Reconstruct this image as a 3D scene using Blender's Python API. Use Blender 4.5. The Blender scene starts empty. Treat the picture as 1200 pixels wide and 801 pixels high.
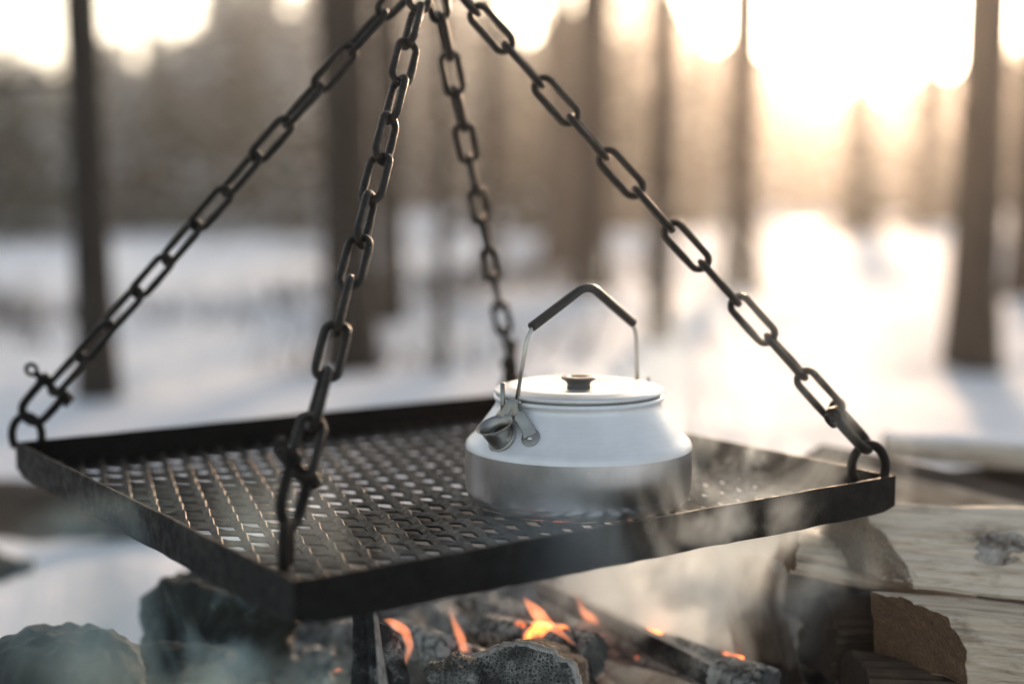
import bpy, math, random
import numpy as np
from mathutils import Vector, Matrix, noise

R = math.radians
rnd = random.Random(7)
C = bpy.context.scene.collection
SC = bpy.context.scene

# ------------------------------------------------------------------ camera
ZC = 0.70                      # camera height above the snow
F_PX, CX, CY = 1658.0, 600.0, 400.5
PITCH = R(6.11)
cam_d = bpy.data.cameras.new('camera')
cam = bpy.data.objects.new('camera', cam_d)
C.objects.link(cam)
cam.location = (0, 0, ZC)
cam.rotation_euler = (math.pi / 2 - PITCH, 0, 0)
cam_d.sensor_width = 36
cam_d.lens = 36 * F_PX / 1200
cam_d.clip_start = 0.02
cam_d.clip_end = 2000
cam_d.dof.use_dof = True
cam_d.dof.focus_distance = 0.965
cam_d.dof.aperture_fstop = 2.0
SC.camera = cam

# ------------------------------------------------------------------ light
SUN_AZ, SUN_EL = R(13.0), R(9.0)     # to the right of the view direction (+Y), above the horizon
world = bpy.data.worlds.new('World')
SC.world = world
world.use_nodes = True
nt = world.node_tree
for n in list(nt.nodes):
    nt.nodes.remove(n)
sky = nt.nodes.new('ShaderNodeTexSky')
sky.sky_type = 'NISHITA'
sky.sun_disc = False
sky.sun_elevation = SUN_EL
sky.sun_rotation = SUN_AZ
sky.air_density = 1.0
sky.dust_density = 3.0
sky.ozone_density = 1.0
bg = nt.nodes.new('ShaderNodeBackground')
bg.inputs['Strength'].default_value = 0.15
wo = nt.nodes.new('ShaderNodeOutputWorld')
hs = nt.nodes.new('ShaderNodeHueSaturation')      # thin white cloud takes most of the blue out of the sky
hs.inputs['Saturation'].default_value = 0.6
nt.links.new(sky.outputs[0], hs.inputs['Color'])
nt.links.new(hs.outputs[0], bg.inputs[0])
nt.links.new(bg.outputs[0], wo.inputs[0])

sd = bpy.data.lights.new('sun', 'SUN')
sd.energy = 2.1
sd.angle = R(0.6)
sd.color = (1.0, 0.66, 0.42)
sun = bpy.data.objects.new('sun', sd)
C.objects.link(sun)
sdir = Vector((math.sin(SUN_AZ) * math.cos(SUN_EL), math.cos(SUN_AZ) * math.cos(SUN_EL), math.sin(SUN_EL)))
sun.rotation_euler = (-sdir).to_track_quat('-Z', 'Y').to_euler()
sun.location = sdir * 20

SC.view_settings.view_transform = 'Standard'
SC.view_settings.look = 'None'
SC.view_settings.exposure = 1.2
SC.view_settings.gamma = 1.0
SC.render.engine = 'CYCLES'
SC.cycles.use_denoising = True
SC.cycles.max_bounces = 8
SC.cycles.volume_bounces = 1
SC.cycles.transparent_max_bounces = 12
SC.cycles.caustics_reflective = False
SC.cycles.volume_step_rate = 1.0
SC.cycles.volume_max_steps = 64

# ------------------------------------------------------------------ helpers
def ray(px, py):
    a = (px - CX) / F_PX
    b = -(py - CY) / F_PX
    return Vector((a, math.cos(PITCH) + b * math.sin(PITCH), -math.sin(PITCH) + b * math.cos(PITCH)))

def at(px, py, y):             # a point of the place seen at this pixel, y metres ahead
    r = ray(px, py)
    v = r * (y / r.y)
    return Vector((v.x, v.y, v.z + ZC))

def mesh_from(name, verts, faces, mats=(), midx=None, smooth=True):
    me = bpy.data.meshes.new(name)
    me.from_pydata([tuple(v) for v in verts], [], faces)
    for m in mats:
        me.materials.append(m)
    if midx is not None:
        me.polygons.foreach_set('material_index', midx)
    me.polygons.foreach_set('use_smooth', [smooth] * len(me.polygons))
    me.update()
    return me

def link(name, me, parent=None, loc=None, label=None, cat=None, group=None, kind=None):
    o = bpy.data.objects.new(name, me)
    C.objects.link(o)
    if parent is not None:
        o.parent = parent
    if loc is not None:
        o.location = loc
    tag(o, label, cat, group, kind)
    return o

def tag(o, label=None, cat=None, group=None, kind=None):
    if label: o['label'] = label
    if cat: o['category'] = cat
    if group: o['group'] = group
    if kind: o['kind'] = kind
    return o

def empty(name, loc=(0, 0, 0), label=None, cat=None, group=None):
    o = link(name, None, None, loc, label, cat, group)
    o.empty_display_size = 0.05
    return o

class MB:
    def __init__(s):
        s.v, s.f, s.m = [], [], []
    def add(s, v, f, m=0):
        k = len(s.v)
        s.v += [tuple(x) for x in v]
        s.f += [tuple(i + k for i in q) for q in f]
        s.m += [m] * len(f)
    def tube(s, pts, rad, n=10, closed=False, m=0, cap=True, up=None):
        pts = [Vector(p) for p in pts]
        N = len(pts)
        rads = rad if isinstance(rad, (list, tuple)) else [rad] * N
        vs = []
        ref = None
        for i, p in enumerate(pts):
            if closed:
                t = pts[(i + 1) % N] - pts[i - 1]
            else:
                t = pts[min(i + 1, N - 1)] - pts[max(i - 1, 0)]
            t.normalize()
            if ref is None:
                ref = Vector(up) if up else (Vector((0, 0, 1)) if abs(t.z) < .9 else Vector((1, 0, 0)))
            a = (ref - t * ref.dot(t)).normalized()
            ref = a
            b = t.cross(a)
            for j in range(n):
                th = 2 * math.pi * j / n
                vs.append(p + (a * math.cos(th) + b * math.sin(th)) * rads[i])
        fs = []
        for i in range(N if closed else N - 1):
            i2 = (i + 1) % N
            for j in range(n):
                j2 = (j + 1) % n
                fs.append((i * n + j, i * n + j2, i2 * n + j2, i2 * n + j))
        if cap and not closed:
            fs.append(tuple(range(n))[::-1])
            fs.append(tuple((N - 1) * n + j for j in range(n)))
        s.add(vs, fs, m)
    def box(s, M, hx, hy, hz, m=0):
        v = [M @ Vector((x * hx, y * hy, z * hz)) for x in (-1, 1) for y in (-1, 1) for z in (-1, 1)]
        s.add(v, [(0, 1, 3, 2), (4, 6, 7, 5), (0, 4, 5, 1), (2, 3, 7, 6), (0, 2, 6, 4), (1, 5, 7, 3)], m)
    def build(s, name, mats, parent=None, smooth=True, bevel=None, **kw):
        if not isinstance(mats, (list, tuple)):
            mats = [mats]
        me = mesh_from(name, s.v, s.f, mats, s.m, smooth)
        o = link(name, me, parent, **kw)
        if bevel:
            b = o.modifiers.new('bevel', 'BEVEL')
            b.width = bevel
            b.segments = 2
            b.limit_method = 'ANGLE'
        return o

def lathe(profile, n=96):
    vs, fs = [], []
    for r, z in profile:
        for j in range(n):
            th = 2 * math.pi * j / n
            vs.append((r * math.cos(th), r * math.sin(th), z))
    for i in range(len(profile) - 1):
        for j in range(n):
            j2 = (j + 1) % n
            fs.append((i * n + j, i * n + j2, (i + 1) * n + j2, (i + 1) * n + j))
    return vs, fs

def fbm(p, o=4):
    return noise.fractal(Vector(p), 1.0, 2.0, o)

# ------------------------------------------------------------------ materials
def mat(name):
    m = bpy.data.materials.new(name)
    m.use_nodes = True
    t = m.node_tree
    return m, t, t.nodes['Principled BSDF']

def N(t, typ, **kw):
    n = t.nodes.new(typ)
    for k, v in kw.items():
        if k in n.inputs:
            n.inputs[k].default_value = v
        else:
            setattr(n, k, v)
    return n

def coords(t, scale=(1, 1, 1), kind='Object'):
    tc = N(t, 'ShaderNodeTexCoord')
    mp = N(t, 'ShaderNodeMapping')
    mp.inputs['Scale'].default_value = scale
    t.links.new(tc.outputs[kind], mp.inputs[0])
    return mp.outputs[0]

def ramp(t, src, stops):
    r = N(t, 'ShaderNodeValToRGB')
    e = r.color_ramp.elements
    while len(e) < len(stops):
        e.new(0.5)
    for k, (p, c) in enumerate(stops):
        e[k].position = p
        e[k].color = (*c, 1) if len(c) == 3 else c
    t.links.new(src, r.inputs[0])
    return r.outputs[0]

def noise_tex(t, vec, scale, detail=5, rough=.6, dist=0.0):
    n = N(t, 'ShaderNodeTexNoise', Scale=scale, Detail=detail, Roughness=rough, Distortion=dist)
    t.links.new(vec, n.inputs['Vector'])
    return n.outputs['Fac']

def bump(t, bsdf, src, strength, dist):
    b = N(t, 'ShaderNodeBump', Strength=strength, Distance=dist)
    t.links.new(src, b.inputs['Height'])
    t.links.new(b.outputs[0], bsdf.inputs['Normal'])
    return b

def mix(t, fac, a, b, mode='MIX'):
    m = N(t, 'ShaderNodeMix', data_type='RGBA', blend_type=mode)
    if isinstance(fac, (int, float)):
        m.inputs[0].default_value = fac
    else:
        t.links.new(fac, m.inputs[0])
    for s, x in ((6, a), (7, b)):
        if isinstance(x, tuple):
            m.inputs[s].default_value = (*x, 1)
        else:
            t.links.new(x, m.inputs[s])
    return m.outputs[2]

def noisy(name, stops, scale, rough=.6, metallic=0.0, bs=0.0, bd=.001, bscale=None, stretch=(1, 1, 1), spec=.5, detail=5):
    m, t, b = mat(name)
    v = coords(t, stretch)
    f = noise_tex(t, v, scale, detail)
    t.links.new(ramp(t, f, stops), b.inputs['Base Color'])
    b.inputs['Roughness'].default_value = rough
    b.inputs['Metallic'].default_value = metallic
    b.inputs['Specular IOR Level'].default_value = spec
    if bs:
        f2 = noise_tex(t, v, bscale or scale * 2, 6)
        bump(t, b, f2, bs, bd)
    return m

M = {}
# dark oiled iron
def iron(name, dark, rust, rough=.5, metallic=.6, spec=.5):
    m, t, b = mat(name)
    b.inputs['Specular IOR Level'].default_value = spec
    v = coords(t)
    f = noise_tex(t, v, 60, 6, .7)
    t.links.new(ramp(t, f, [(.35, dark), (.62, dark), (.75, rust)]), b.inputs['Base Color'])
    t.links.new(ramp(t, noise_tex(t, v, 150, 3), [(.3, (rough - .15,) * 3), (.7, (rough + .2,) * 3)]), b.inputs['Roughness'])
    b.inputs['Metallic'].default_value = metallic
    bump(t, b, noise_tex(t, v, 420, 5, .7), .9, .0012)
    return m
M['iron'] = iron('black_iron', (.007, .006, .005), (.018, .012, .008), .5, .2, .2)
M['chain'] = iron('chain_steel', (.011, .009, .006), (.085, .048, .024), .42, .4)
M['sheet'] = iron('soot_black_sheet', (.006, .0055, .0045), (.012, .009, .006), .6, .0, .16)
M['mesh'] = iron('greasy_mesh_steel', (.006, .0055, .0045), (.02, .014, .010), .46, .0, .13)

def alu(name, col, rough, streak, metallic=1.0, radial=False):
    sd_ = .80 if metallic > .9 else .93
    m, t, b = mat(name)
    v = coords(t, (1, 1, 1) if radial else (2, 2, 60))
    f = noise_tex(t, v, 8, 5, .6)
    t.links.new(ramp(t, f, [(.3, tuple(c * .86 for c in col)), (.7, col)]), b.inputs['Base Color'])
    v2 = coords(t, (1, 1, 1))
    t.links.new(ramp(t, noise_tex(t, v2, 14, 4), [(.3, (rough - streak,) * 3), (.7, (rough + streak,) * 3)]), b.inputs['Roughness'])
    b.inputs['Metallic'].default_value = metallic
    st = ramp(t, noise_tex(t, coords(t, (.018, .018, .010)), 1.0, 7, .62), [(.42, (sd_, sd_ * .99, sd_ * .97)), (.58, (1, 1, 1))])
    sc_ = ramp(t, noise_tex(t, coords(t, (.02, .02, .6)), 1.0, 5, .6), [(.36, (.965,) * 3), (.55, (1, 1, 1))])
    basec = b.inputs['Base Color'].links[0].from_socket
    t.links.new(mix(t, 1.0, mix(t, 1.0, basec, st, 'MULTIPLY'), sc_, 'MULTIPLY'), b.inputs['Base Color'])
    bump(t, b, noise_tex(t, coords(t, (1, 1, 25)), 130, 4), .06, .0004)
    return m
M['alu_body'] = alu('brushed_aluminium', (.78, .79, .79), .28, .07)
M['alu_top'] = alu('satin_aluminium_shoulder', (.95, .955, .965), .36, .06, .22)
M['alu_lid'] = alu('satin_aluminium_lid', (.88, .87, .85), .35, .05, .45)
M['steel'] = alu('worn_steel', (.42, .41, .38), .34, .08)
M['wire'] = alu('bright_wire', (.72, .69, .62), .26, .05)
M['grip'] = noisy('black_grip_rubber', [(.3, (.018, .016, .013)), (.7, (.04, .035, .028))], 40, .38, spec=.5)
M['knob'] = noisy('grey_knob', [(.3, (.10, .10, .09)), (.7, (.15, .14, .13))], 60, .45)
M['knob_top'] = noisy('worn_knob_top', [(.3, (.35, .24, .16)), (.7, (.5, .36, .26))], 90, .4)

# snow
def snow_mat():
    m, t, b = mat('snow')
    v = coords(t)
    f = noise_tex(t, v, 1.2, 6, .6)
    t.links.new(ramp(t, f, [(.2, (.74, .76, .80)), (.8, (.86, .86, .87))]), b.inputs['Base Color'])
    ice = noise_tex(t, v, .8, 3, .5)
    t.links.new(ramp(t, ice, [(.60, (.65,) * 3), (.67, (.30,) * 3)]), b.inputs['Roughness'])
    t.links.new(ramp(t, ice, [(.60, (.05,) * 3), (.67, (.26,) * 3)]), b.inputs['Specular IOR Level'])
    bump(t, b, noise_tex(t, v, 5, 8, .65), .45, .06)
    return m
M['snow'] = snow_mat()

# wood: pale split grain running along local X
def wood_mat(name, c1, c2, c3, dirt=.5):
    m, t, b = mat(name)
    v = coords(t, (1.2, 16, 16))
    f = noise_tex(t, v, 14, 8, .7, .6)
    col = ramp(t, f, [(.30, c1), (.5, c2), (.72, c3)])
    v2 = coords(t, (7, 10, 10))
    d = noise_tex(t, v2, 3.0, 5, .65)
    dm = ramp(t, d, [(.56, (0, 0, 0)), (.72, (dirt,) * 3)])
    col = mix(t, dm, col, (.10, .065, .04))
    v3 = coords(t, (1.0, 22, 22))
    cr = noise_tex(t, v3, 9, 3, .5, .3)
    cm = ramp(t, cr, [(.28, (.8,) * 3), (.34, (0, 0, 0))])
    col = mix(t, cm, col, (.05, .035, .02))
    t.links.new(col, b.inputs['Base Color'])
    b.inputs['Roughness'].default_value = .75
    b.inputs['Specular IOR Level'].default_value = .25
    bump(t, b, f, .75, .003)
    return m
M['wood'] = wood_mat('split_pine_wood', (.27, .19, .12), (.56, .45, .33), (.72, .61, .48), .65)
M['wood_pale'] = wood_mat('weathered_pale_wood', (.38, .27, .17), (.74, .61, .47), (.85, .75, .62), .6)
M['wood_brown_shade'] = wood_mat('shade_darkened_brown_wood', (.035, .022, .014), (.075, .050, .034), (.13, .09, .06), .8)  # brown wood, its colour darkened to stand for shade inside the stack

def grain_end(name, c1, c2):
    m, t, b = mat(name)
    v = coords(t)
    off = N(t, 'ShaderNodeVectorMath', operation='ADD'); off.inputs[1].default_value = (0, .045, .03)
    t.links.new(v, off.inputs[0]); v = off.outputs[0]
    w = N(t, 'ShaderNodeTexWave', Scale=120, Distortion=9, Detail=4, wave_type='RINGS', rings_direction='X')
    w.inputs['Detail Scale'].default_value = 2.0
    t.links.new(v, w.inputs['Vector'])
    n2 = noise_tex(t, v, 260, 6, .8)
    f = mix(t, .80, w.outputs['Color'], n2)
    t.links.new(ramp(t, f, [(.25, c1), (.75, c2)]), b.inputs['Base Color'])
    b.inputs['Roughness'].default_value = .9
    bump(t, b, n2, .9, .003)
    return m
M['end'] = grain_end('sawn_end_grain', (.24, .17, .11), (.56, .46, .35))
M['end_dark'] = grain_end('dark_end_grain', (.06, .033, .016), (.24, .135, .07))
M['end_shade'] = grain_end('shade_darkened_end_grain', (.02, .012, .008), (.07, .045, .03))  # end grain with the shade under the stack put into its colour
M['bark'] = noisy('rough_bark', [(.3, (.035, .024, .016)), (.7, (.14, .10, .07))], 25, .9, bs=1.0, bd=.006, stretch=(.4, 1.5, 1.5))
M['trunk'] = noisy('pine_trunk_bark', [(.3, (.009, .007, .005)), (.6, (.024, .018, .012)), (.75, (.06, .048, .036))], 6, .9, bs=1.0, bd=.03, bscale=14, stretch=(1, 1, .25))

# char
def char_mat(name, ashiness, glow=0.0, scale=70):
    m, t, b = mat(name)
    v = coords(t)
    vo = N(t, 'ShaderNodeTexVoronoi', Scale=scale, feature='DISTANCE_TO_EDGE')
    nd = N(t, 'ShaderNodeTexNoise', Scale=scale * .6, Detail=4)
    t.links.new(v, nd.inputs['Vector'])
    mm = N(t, 'ShaderNodeMix', data_type='VECTOR')
    mm.inputs[0].default_value = .04
    t.links.new(v, mm.inputs[4]); t.links.new(nd.outputs['Color'], mm.inputs[5])
    t.links.new(mm.outputs[1], vo.inputs['Vector'])
    f = noise_tex(t, v, 38, 7, .7)
    lo, hi = .62 - ashiness * .35, .80 - ashiness * .30
    col = ramp(t, f, [(lo - .1, (.018, .018, .018)), (lo, (.06, .06, .058)), (hi, (.50, .49, .46))])
    cr = ramp(t, vo.outputs['Distance'], [(0.0, (0, 0, 0)), (.10, (1, 1, 1))])
    t.links.new(mix(t, 1.0, col, cr, 'MULTIPLY'), b.inputs['Base Color'])
    b.inputs['Roughness'].default_value = .85
    b.inputs['Specular IOR Level'].default_value = .3
    h = mix(t, .5, cr, f)
    bump(t, b, h, .9, .003)
    if glow:
        g = ramp(t, noise_tex(t, v, 22, 3), [(.60, (0, 0, 0)), (.72, (1.0, .18, .03))])
        t.links.new(g, b.inputs['Emission Color'])
        b.inputs['Emission Strength'].default_value = glow
    return m
M['char'] = char_mat('charred_wood', .25, scale=190)
def cracked():
    m, t, b = mat('finely_cracked_charcoal')
    v = coords(t)
    nd = N(t, 'ShaderNodeTexNoise', Scale=150, Detail=3); t.links.new(v, nd.inputs['Vector'])
    mm = N(t, 'ShaderNodeMix', data_type='VECTOR'); mm.inputs[0].default_value = .006
    t.links.new(v, mm.inputs[4]); t.links.new(nd.outputs['Color'], mm.inputs[5])
    vo = N(t, 'ShaderNodeTexVoronoi', Scale=420, feature='DISTANCE_TO_EDGE')
    t.links.new(mm.outputs[1], vo.inputs['Vector'])
    lines = ramp(t, vo.outputs['Distance'], [(.0, (1, 1, 1)), (.16, (.25,) * 3), (.35, (0, 0, 0))])
    blot = ramp(t, noise_tex(t, v, 45, 5, .6), [(.38, (.12,) * 3), (.62, (1, 1, 1))])
    fac = mix(t, 1.0, lines, blot, 'MULTIPLY')
    t.links.new(mix(t, fac, (.028, .030, .026), (.55, .56, .50)), b.inputs['Base Color'])
    b.inputs['Roughness'].default_value = .85
    bump(t, b, lines, .8, .0015)
    return m
M['char_fine'] = cracked()
M['coal'] = char_mat('ash_dusted_charcoal', 1.0, scale=60)
M['coal_hot'] = char_mat('glowing_charcoal', .8, glow=4, scale=60)
M['ash'] = noisy('grey_ash', [(.3, (.035, .035, .035)), (.5, (.17, .168, .16)), (.7, (.50, .49, .47))], 35, .95, bs=1.0, bd=.008, bscale=60)
M['ashrim'] = noisy('white_ash_crust', [(.3, (.22, .21, .19)), (.7, (.60, .56, .50))], 160, .95, bs=1.0, bd=.002, bscale=300)
M['rock'] = noisy('dark_mossy_stone', [(.3, (.008, .010, .008)), (.6, (.026, .030, .024)), (.8, (.09, .09, .08))], 14, .85, bs=.7, bd=.005, bscale=30)

# needles with and without snow
def leaf_mat(name, col, rough=.7, trans=.18):
    m, t, b = mat(name)
    v = coords(t)
    f = noise_tex(t, v, .9, 3)
    c = ramp(t, f, [(.3, tuple(x * .7 for x in col)), (.7, tuple(min(1, x * 1.25) for x in col))])
    t.links.new(c, b.inputs['Base Color'])
    b.inputs['Roughness'].default_value = rough
    b.inputs['Specular IOR Level'].default_value = .2
    tr = N(t, 'ShaderNodeBsdfTranslucent')
    t.links.new(c, tr.inputs['Color'])
    ms = N(t, 'ShaderNodeMixShader', Fac=trans)
    out = t.nodes['Material Output']
    t.links.new(b.outputs[0], ms.inputs[1]); t.links.new(tr.outputs[0], ms.inputs[2])
    t.links.new(ms.outputs[0], out.inputs['Surface'])
    return m
M['needle'] = leaf_mat('conifer_needles', (.044, .062, .044))
M['needle2'] = leaf_mat('brown_green_needles', (.085, .070, .042))
M['snowy'] = leaf_mat('snow_on_branches', (.70, .71, .73), .6, .5)

# ------------------------------------------------------------------ ground
PIT = Vector((0.10, 1.30))
BED = ZC - 0.425
def ground_h(x, y):
    d = math.hypot(x - PIT.x, y - PIT.y)
    und = .13 * noise.noise(Vector((x * .35, y * .35, 2.0))) + .085 * noise.noise(Vector((x * 1.1, y * 1.1, 7.0))) + .35 * noise.noise(Vector((x * .06, y * .06, 4.0)))
    far = min(1.0, max(0.0, (d - 1.2) / 4.0))
    t = min(1.0, max(0.0, (d - .55) / 1.35))
    s = 1 - t * t * (3 - 2 * t)
    loc = .018 * noise.noise(Vector((x * 4, y * 4, 1.0)))
    return und * far + s * (BED - .02) + loc * min(1, d * .7)

def axis_vals(lo, hi, dense_lo, dense_hi, n_dense, n_out, power=3.0):
    a = list(np.linspace(dense_lo, dense_hi, n_dense))
    l = [dense_lo - (dense_lo - lo) * (k / n_out) ** power for k in range(1, n_out + 1)]
    h = [dense_hi + (hi - dense_hi) * (k / n_out) ** power for k in range(1, n_out + 1)]
    return sorted(l) + a + h
xs = axis_vals(-420, 420, -4, 4, 161, 60)
ys = axis_vals(-400, 600, -1, 9, 201, 60)
gv = [(x, y, ground_h(x, y)) for y in ys for x in xs]
nx = len(xs)
gf = [(j * nx + i, j * nx + i + 1, (j + 1) * nx + i + 1, (j + 1) * nx + i) for j in range(len(ys) - 1) for i in range(nx - 1)]
link('snow_ground', mesh_from('snow_ground', gv, gf, [M['snow']]), kind='structure')

# ash bed of the fire
ax = np.linspace(-.34, .62, 150); ay = np.linspace(.74, 1.86, 170)
av, af = [], []
for y in ay:
    for x in ax:
        ex, ey = (x - .14) / .48, (y - 1.30) / .56
        d = math.hypot(ex, ey) + .12 * noise.noise(Vector((x * 7, y * 7, 0)))
        e = max(0.0, d - .8)
        z = BED + .004 + .022 * fbm((x * 16, y * 16, 3), 5) + .006 * noise.noise(Vector((x * 90, y * 90, 3))) - e * .35
        av.append((x, y, z))
n1 = len(ax)
af = [(j * n1 + i, j * n1 + i + 1, (j + 1) * n1 + i + 1, (j + 1) * n1 + i) for j in range(len(ay) - 1) for i in range(n1 - 1)]
link('ash_bed', mesh_from('ash_bed', av, af, [M['ash']]), kind='structure')

# sooty thawed ground round the fire, reaching under the tray
gx = np.linspace(-.80, 1.1, 150); gy = np.linspace(.50, 2.55, 150)
sv = []
for y in gy:
    for x in gx:
        ex, ey = (x - .12) / (.54 if x < .12 else .72), (y - 1.56) / .66
        d = math.hypot(ex, ey) + .22 * noise.noise(Vector((x * 3.5, y * 3.5, 0))) + .07 * noise.noise(Vector((x * 15, y * 15, 0)))
        e = max(0.0, d - .93)
        z = ground_h(x, y) + .007 + .006 * fbm((x * 22, y * 22, 8), 4) - e * .30
        sv.append((x, y, z))
n1 = len(gx)
sf = [(j * n1 + i, j * n1 + i + 1, (j + 1) * n1 + i + 1, (j + 1) * n1 + i) for j in range(len(gy) - 1) for i in range(n1 - 1)]
M['soil'] = noisy('sooty_thawed_soil', [(.35, (.012, .011, .009)), (.6, (.035, .030, .024)), (.78, (.10, .09, .075))], 24, .95, bs=1.0, bd=.01, bscale=50, spec=.2)
link('sooty_ground', mesh_from('sooty_ground', sv, sf, [M['soil']]), kind='structure')

# ------------------------------------------------------------------ the grill tray
TL = Vector((-.40990, 1.15617, 0)); TN = Vector((-.11672, .74101, 0))
ctr = Vector((-.06382, 1.08912, ZC - .208))
ux = Vector((math.cos(R(35.2)), math.sin(R(35.2)), 0))      # near -> right
uy = Vector((-ux.y, ux.x, 0))                                # near -> left
HX, HY = .244, .257
ctr = ctr + uy * .003
HTR = .0265
grill = empty('hanging_grill_tray', ctr, 'square black iron grill tray with expanded metal grate hanging over the fire', 'grill tray')
rotm = Matrix(((ux.x, uy.x, 0), (ux.y, uy.y, 0), (0, 0, 1))).to_4x4()
grill.matrix_world = Matrix.Translation(ctr) @ rotm
T = .0028
def rim_bar(p, q, name='rim_bar'):
    p, q = Vector((*p, 0)), Vector((*q, 0))
    d = (q - p); L = d.length; d.normalize()
    nrm = Vector((-d.y, d.x, 0))
    mb = MB()
    n = 40
    vs, fs = [], []
    for i in range(n + 1):
        t = i / n
        c = p + d * (L * t)
        w = .0007 * noise.noise(Vector((t * 9, p.x * 10, p.y * 10)))
        zb = -HTR + .0012 * noise.noise(Vector((t * 22, p.x * 20, 5))) + (.004 if i in (0, n) else 0)
        zt = .0004 * noise.noise(Vector((t * 15, p.y * 20, 9)))
        for (o, z) in ((0, zb), (T, zb), (T, zt), (0, zt)):
            v = c + nrm * (o + w); vs.append((v.x, v.y, z))
    for i in range(n):
        for j in range(4):
            fs.append((i * 4 + j, i * 4 + (j + 1) % 4, (i + 1) * 4 + (j + 1) % 4, (i + 1) * 4 + j))
    fs += [(3, 2, 1, 0), (n * 4, n * 4 + 1, n * 4 + 2, n * 4 + 3)]
    # foot flange turned inward, under the grate
    k = len(vs)
    for i in (0, n):
        c = p + d * (L * (.006 if i == 0 else .994))
        for (o, z) in ((T + .001, -HTR + .0012), (.019, -HTR + .0012), (.019, -HTR + .0034), (T + .001, -HTR + .0034)):
            v = c + nrm * o; vs.append((v.x, v.y, z))
    fs += [(k + j, k + (j + 1) % 4, k + 4 + (j + 1) % 4, k + 4 + j) for j in range(4)] + [(k + 3, k + 2, k + 1, k), (k + 4, k + 5, k + 6, k + 7)]
    mb.add(vs, fs)
    return mb.build(name, M['sheet'], grill, smooth=False, bevel=.0004)
g = .0032
rim_bar((-HX + g, -HY), (HX, -HY))
rim_bar((HX, -HY + g), (HX, HY))
rim_bar((HX - g, HY), (-HX, HY))
rim_bar((-HX, HY - g), (-HX, -HY))

# expanded metal: zigzag strands, long diagonal of the diamonds along the near-left side (local Y)
LW, SW = .055, .0178
mb = MB()
rows = int((2 * HX - .01) / (SW / 2)) + 1
zg = -HTR + .0055
segs = 6
for k in range(rows + 1):
    cx = -HX + .006 + k * SW / 2
    if cx > HX - .004: break
    ph = 0 if k % 2 == 0 else math.pi
    pts = []
    nn = int((2 * HY - .012) / (LW / 2 / segs))
    for i in range(nn + 1):
        y = -HY + .006 + i * (LW / 2 / segs)
        a = 2 * math.pi * y / LW + ph
        tri = math.asin(max(-1, min(1, math.sin(a) * 0.985))) / (math.pi / 2)
        x = cx + (tri * .55 + math.sin(a) * .45) * SW / 4 * .96
        sl = math.cos(a)
        z = zg + .0014 * math.sin(a + .8) + .0008 * noise.noise(Vector((x * 30, y * 30, 0)))
        pts.append((x, y, z, sl))
    vs, fs = [], []
    for (x, y, z, sl) in pts:
        # flat strip standing tilted
        tl = R(30 + 7 * sl)
        hw, th = .0026 + .0003 * noise.noise(Vector((x * 40, y * 40, 7))), .0009
        dx, dz = math.cos(tl) * hw, math.sin(tl) * hw
        ox, oz = -math.sin(tl) * th, math.cos(tl) * th
        for sx, so in ((-1, -1), (1, -1), (1, 1), (-1, 1)):
            vs.append((x + sx * dx + so * ox, y, z + sx * dz + so * oz))
    for i in range(len(pts) - 1):
        for j in range(4):
            fs.append((i * 4 + j, i * 4 + (j + 1) % 4, (i + 1) * 4 + (j + 1) % 4, (i + 1) * 4 + j))
    mb.add(vs, fs)
mb.build('grate', M['mesh'], grill, smooth=False)

# corner rings welded on, standing upright in the plane of the diagonal
lugs = {}
for key, (sx, sy), up in (('N', (-1, -1), .022), ('R', (1, -1), .022), ('B', (1, 1), .022), ('L', (-1, 1), .022)):
    c = Vector((sx * (HX - .014), sy * (HY - .014), 0))
    if key == 'N': c.y += .024
    if key == 'B': c = Vector((HX - .008, HY - .040, 0))
    if key == 'L': c = Vector((-(HX - .008), HY - .006, 0))
    dirv = Vector((sx, sy, 0)).normalized()
    side = Vector((-dirv.y, dirv.x, 0))
    if key in 'R':
        plane = (ux.dot(Vector((1, 0, 0))), uy.dot(Vector((1, 0, 0))))
        side = Vector((plane[0], plane[1], 0)).normalized()
    elif key == 'N':
        side = Vector((.55, .83, 0)).normalized()
    elif key == 'L':
        side = Vector((.8, -.6, 0)).normalized()
    mb = MB()
    pts = []
    for i in range(25):
        a = math.pi * (1.22 - 1.44 * i / 24)
        pts.append(c + side * (math.cos(a) * .0125) + Vector((0, 0, .006 + math.sin(a) * .0165)))
    mb.tube(pts, .0035, 10)
    mb.build('corner_ring', M['iron'], grill)
    lugs[key] = grill.matrix_world @ (c + Vector((0, 0, .006 + .0165 - .0035)))

# ------------------------------------------------------------------ chains
APEX = Vector((ctr.x + .003, ctr.y, ZC + .165))
LK_L, LK_W, LK_R = .0475, .0195, .00275      # link outer length, outer width, wire radius
PITCH_L = LK_L - 4 * LK_R + .0006
def link_mesh(seed):
    rr = random.Random(seed)
    mb = MB()
    hw = LK_W / 2 - LK_R
    hl = LK_L / 2 - LK_R - hw
    pts = []
    for i in range(9):
        a = -math.pi / 2 + math.pi * i / 8
        pts.append((hl + hw * math.cos(a), hw * math.sin(a), 0))
    pts += [(hl * .33, hw, 0), (-hl * .33, hw, 0)]
    for i in range(9):
        a = math.pi / 2 + math.pi * i / 8
        pts.append((-hl + hw * math.cos(a), hw * math.sin(a), 0))
    pts += [(-hl * .33, -hw, 0), (hl * .33, -hw, 0)]
    rad = [LK_R * (1 + rr.uniform(-.04, .05)) for _ in pts]
    rad[9] = rad[9] * 1.12        # weld
    mb.tube(pts, rad, 10, closed=True, up=(0, 0, 1))
    return mesh_from('chain_link', mb.v, mb.f, [M['chain']], None)
link_meshes = [link_mesh(k) for k in range(4)]

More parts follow.
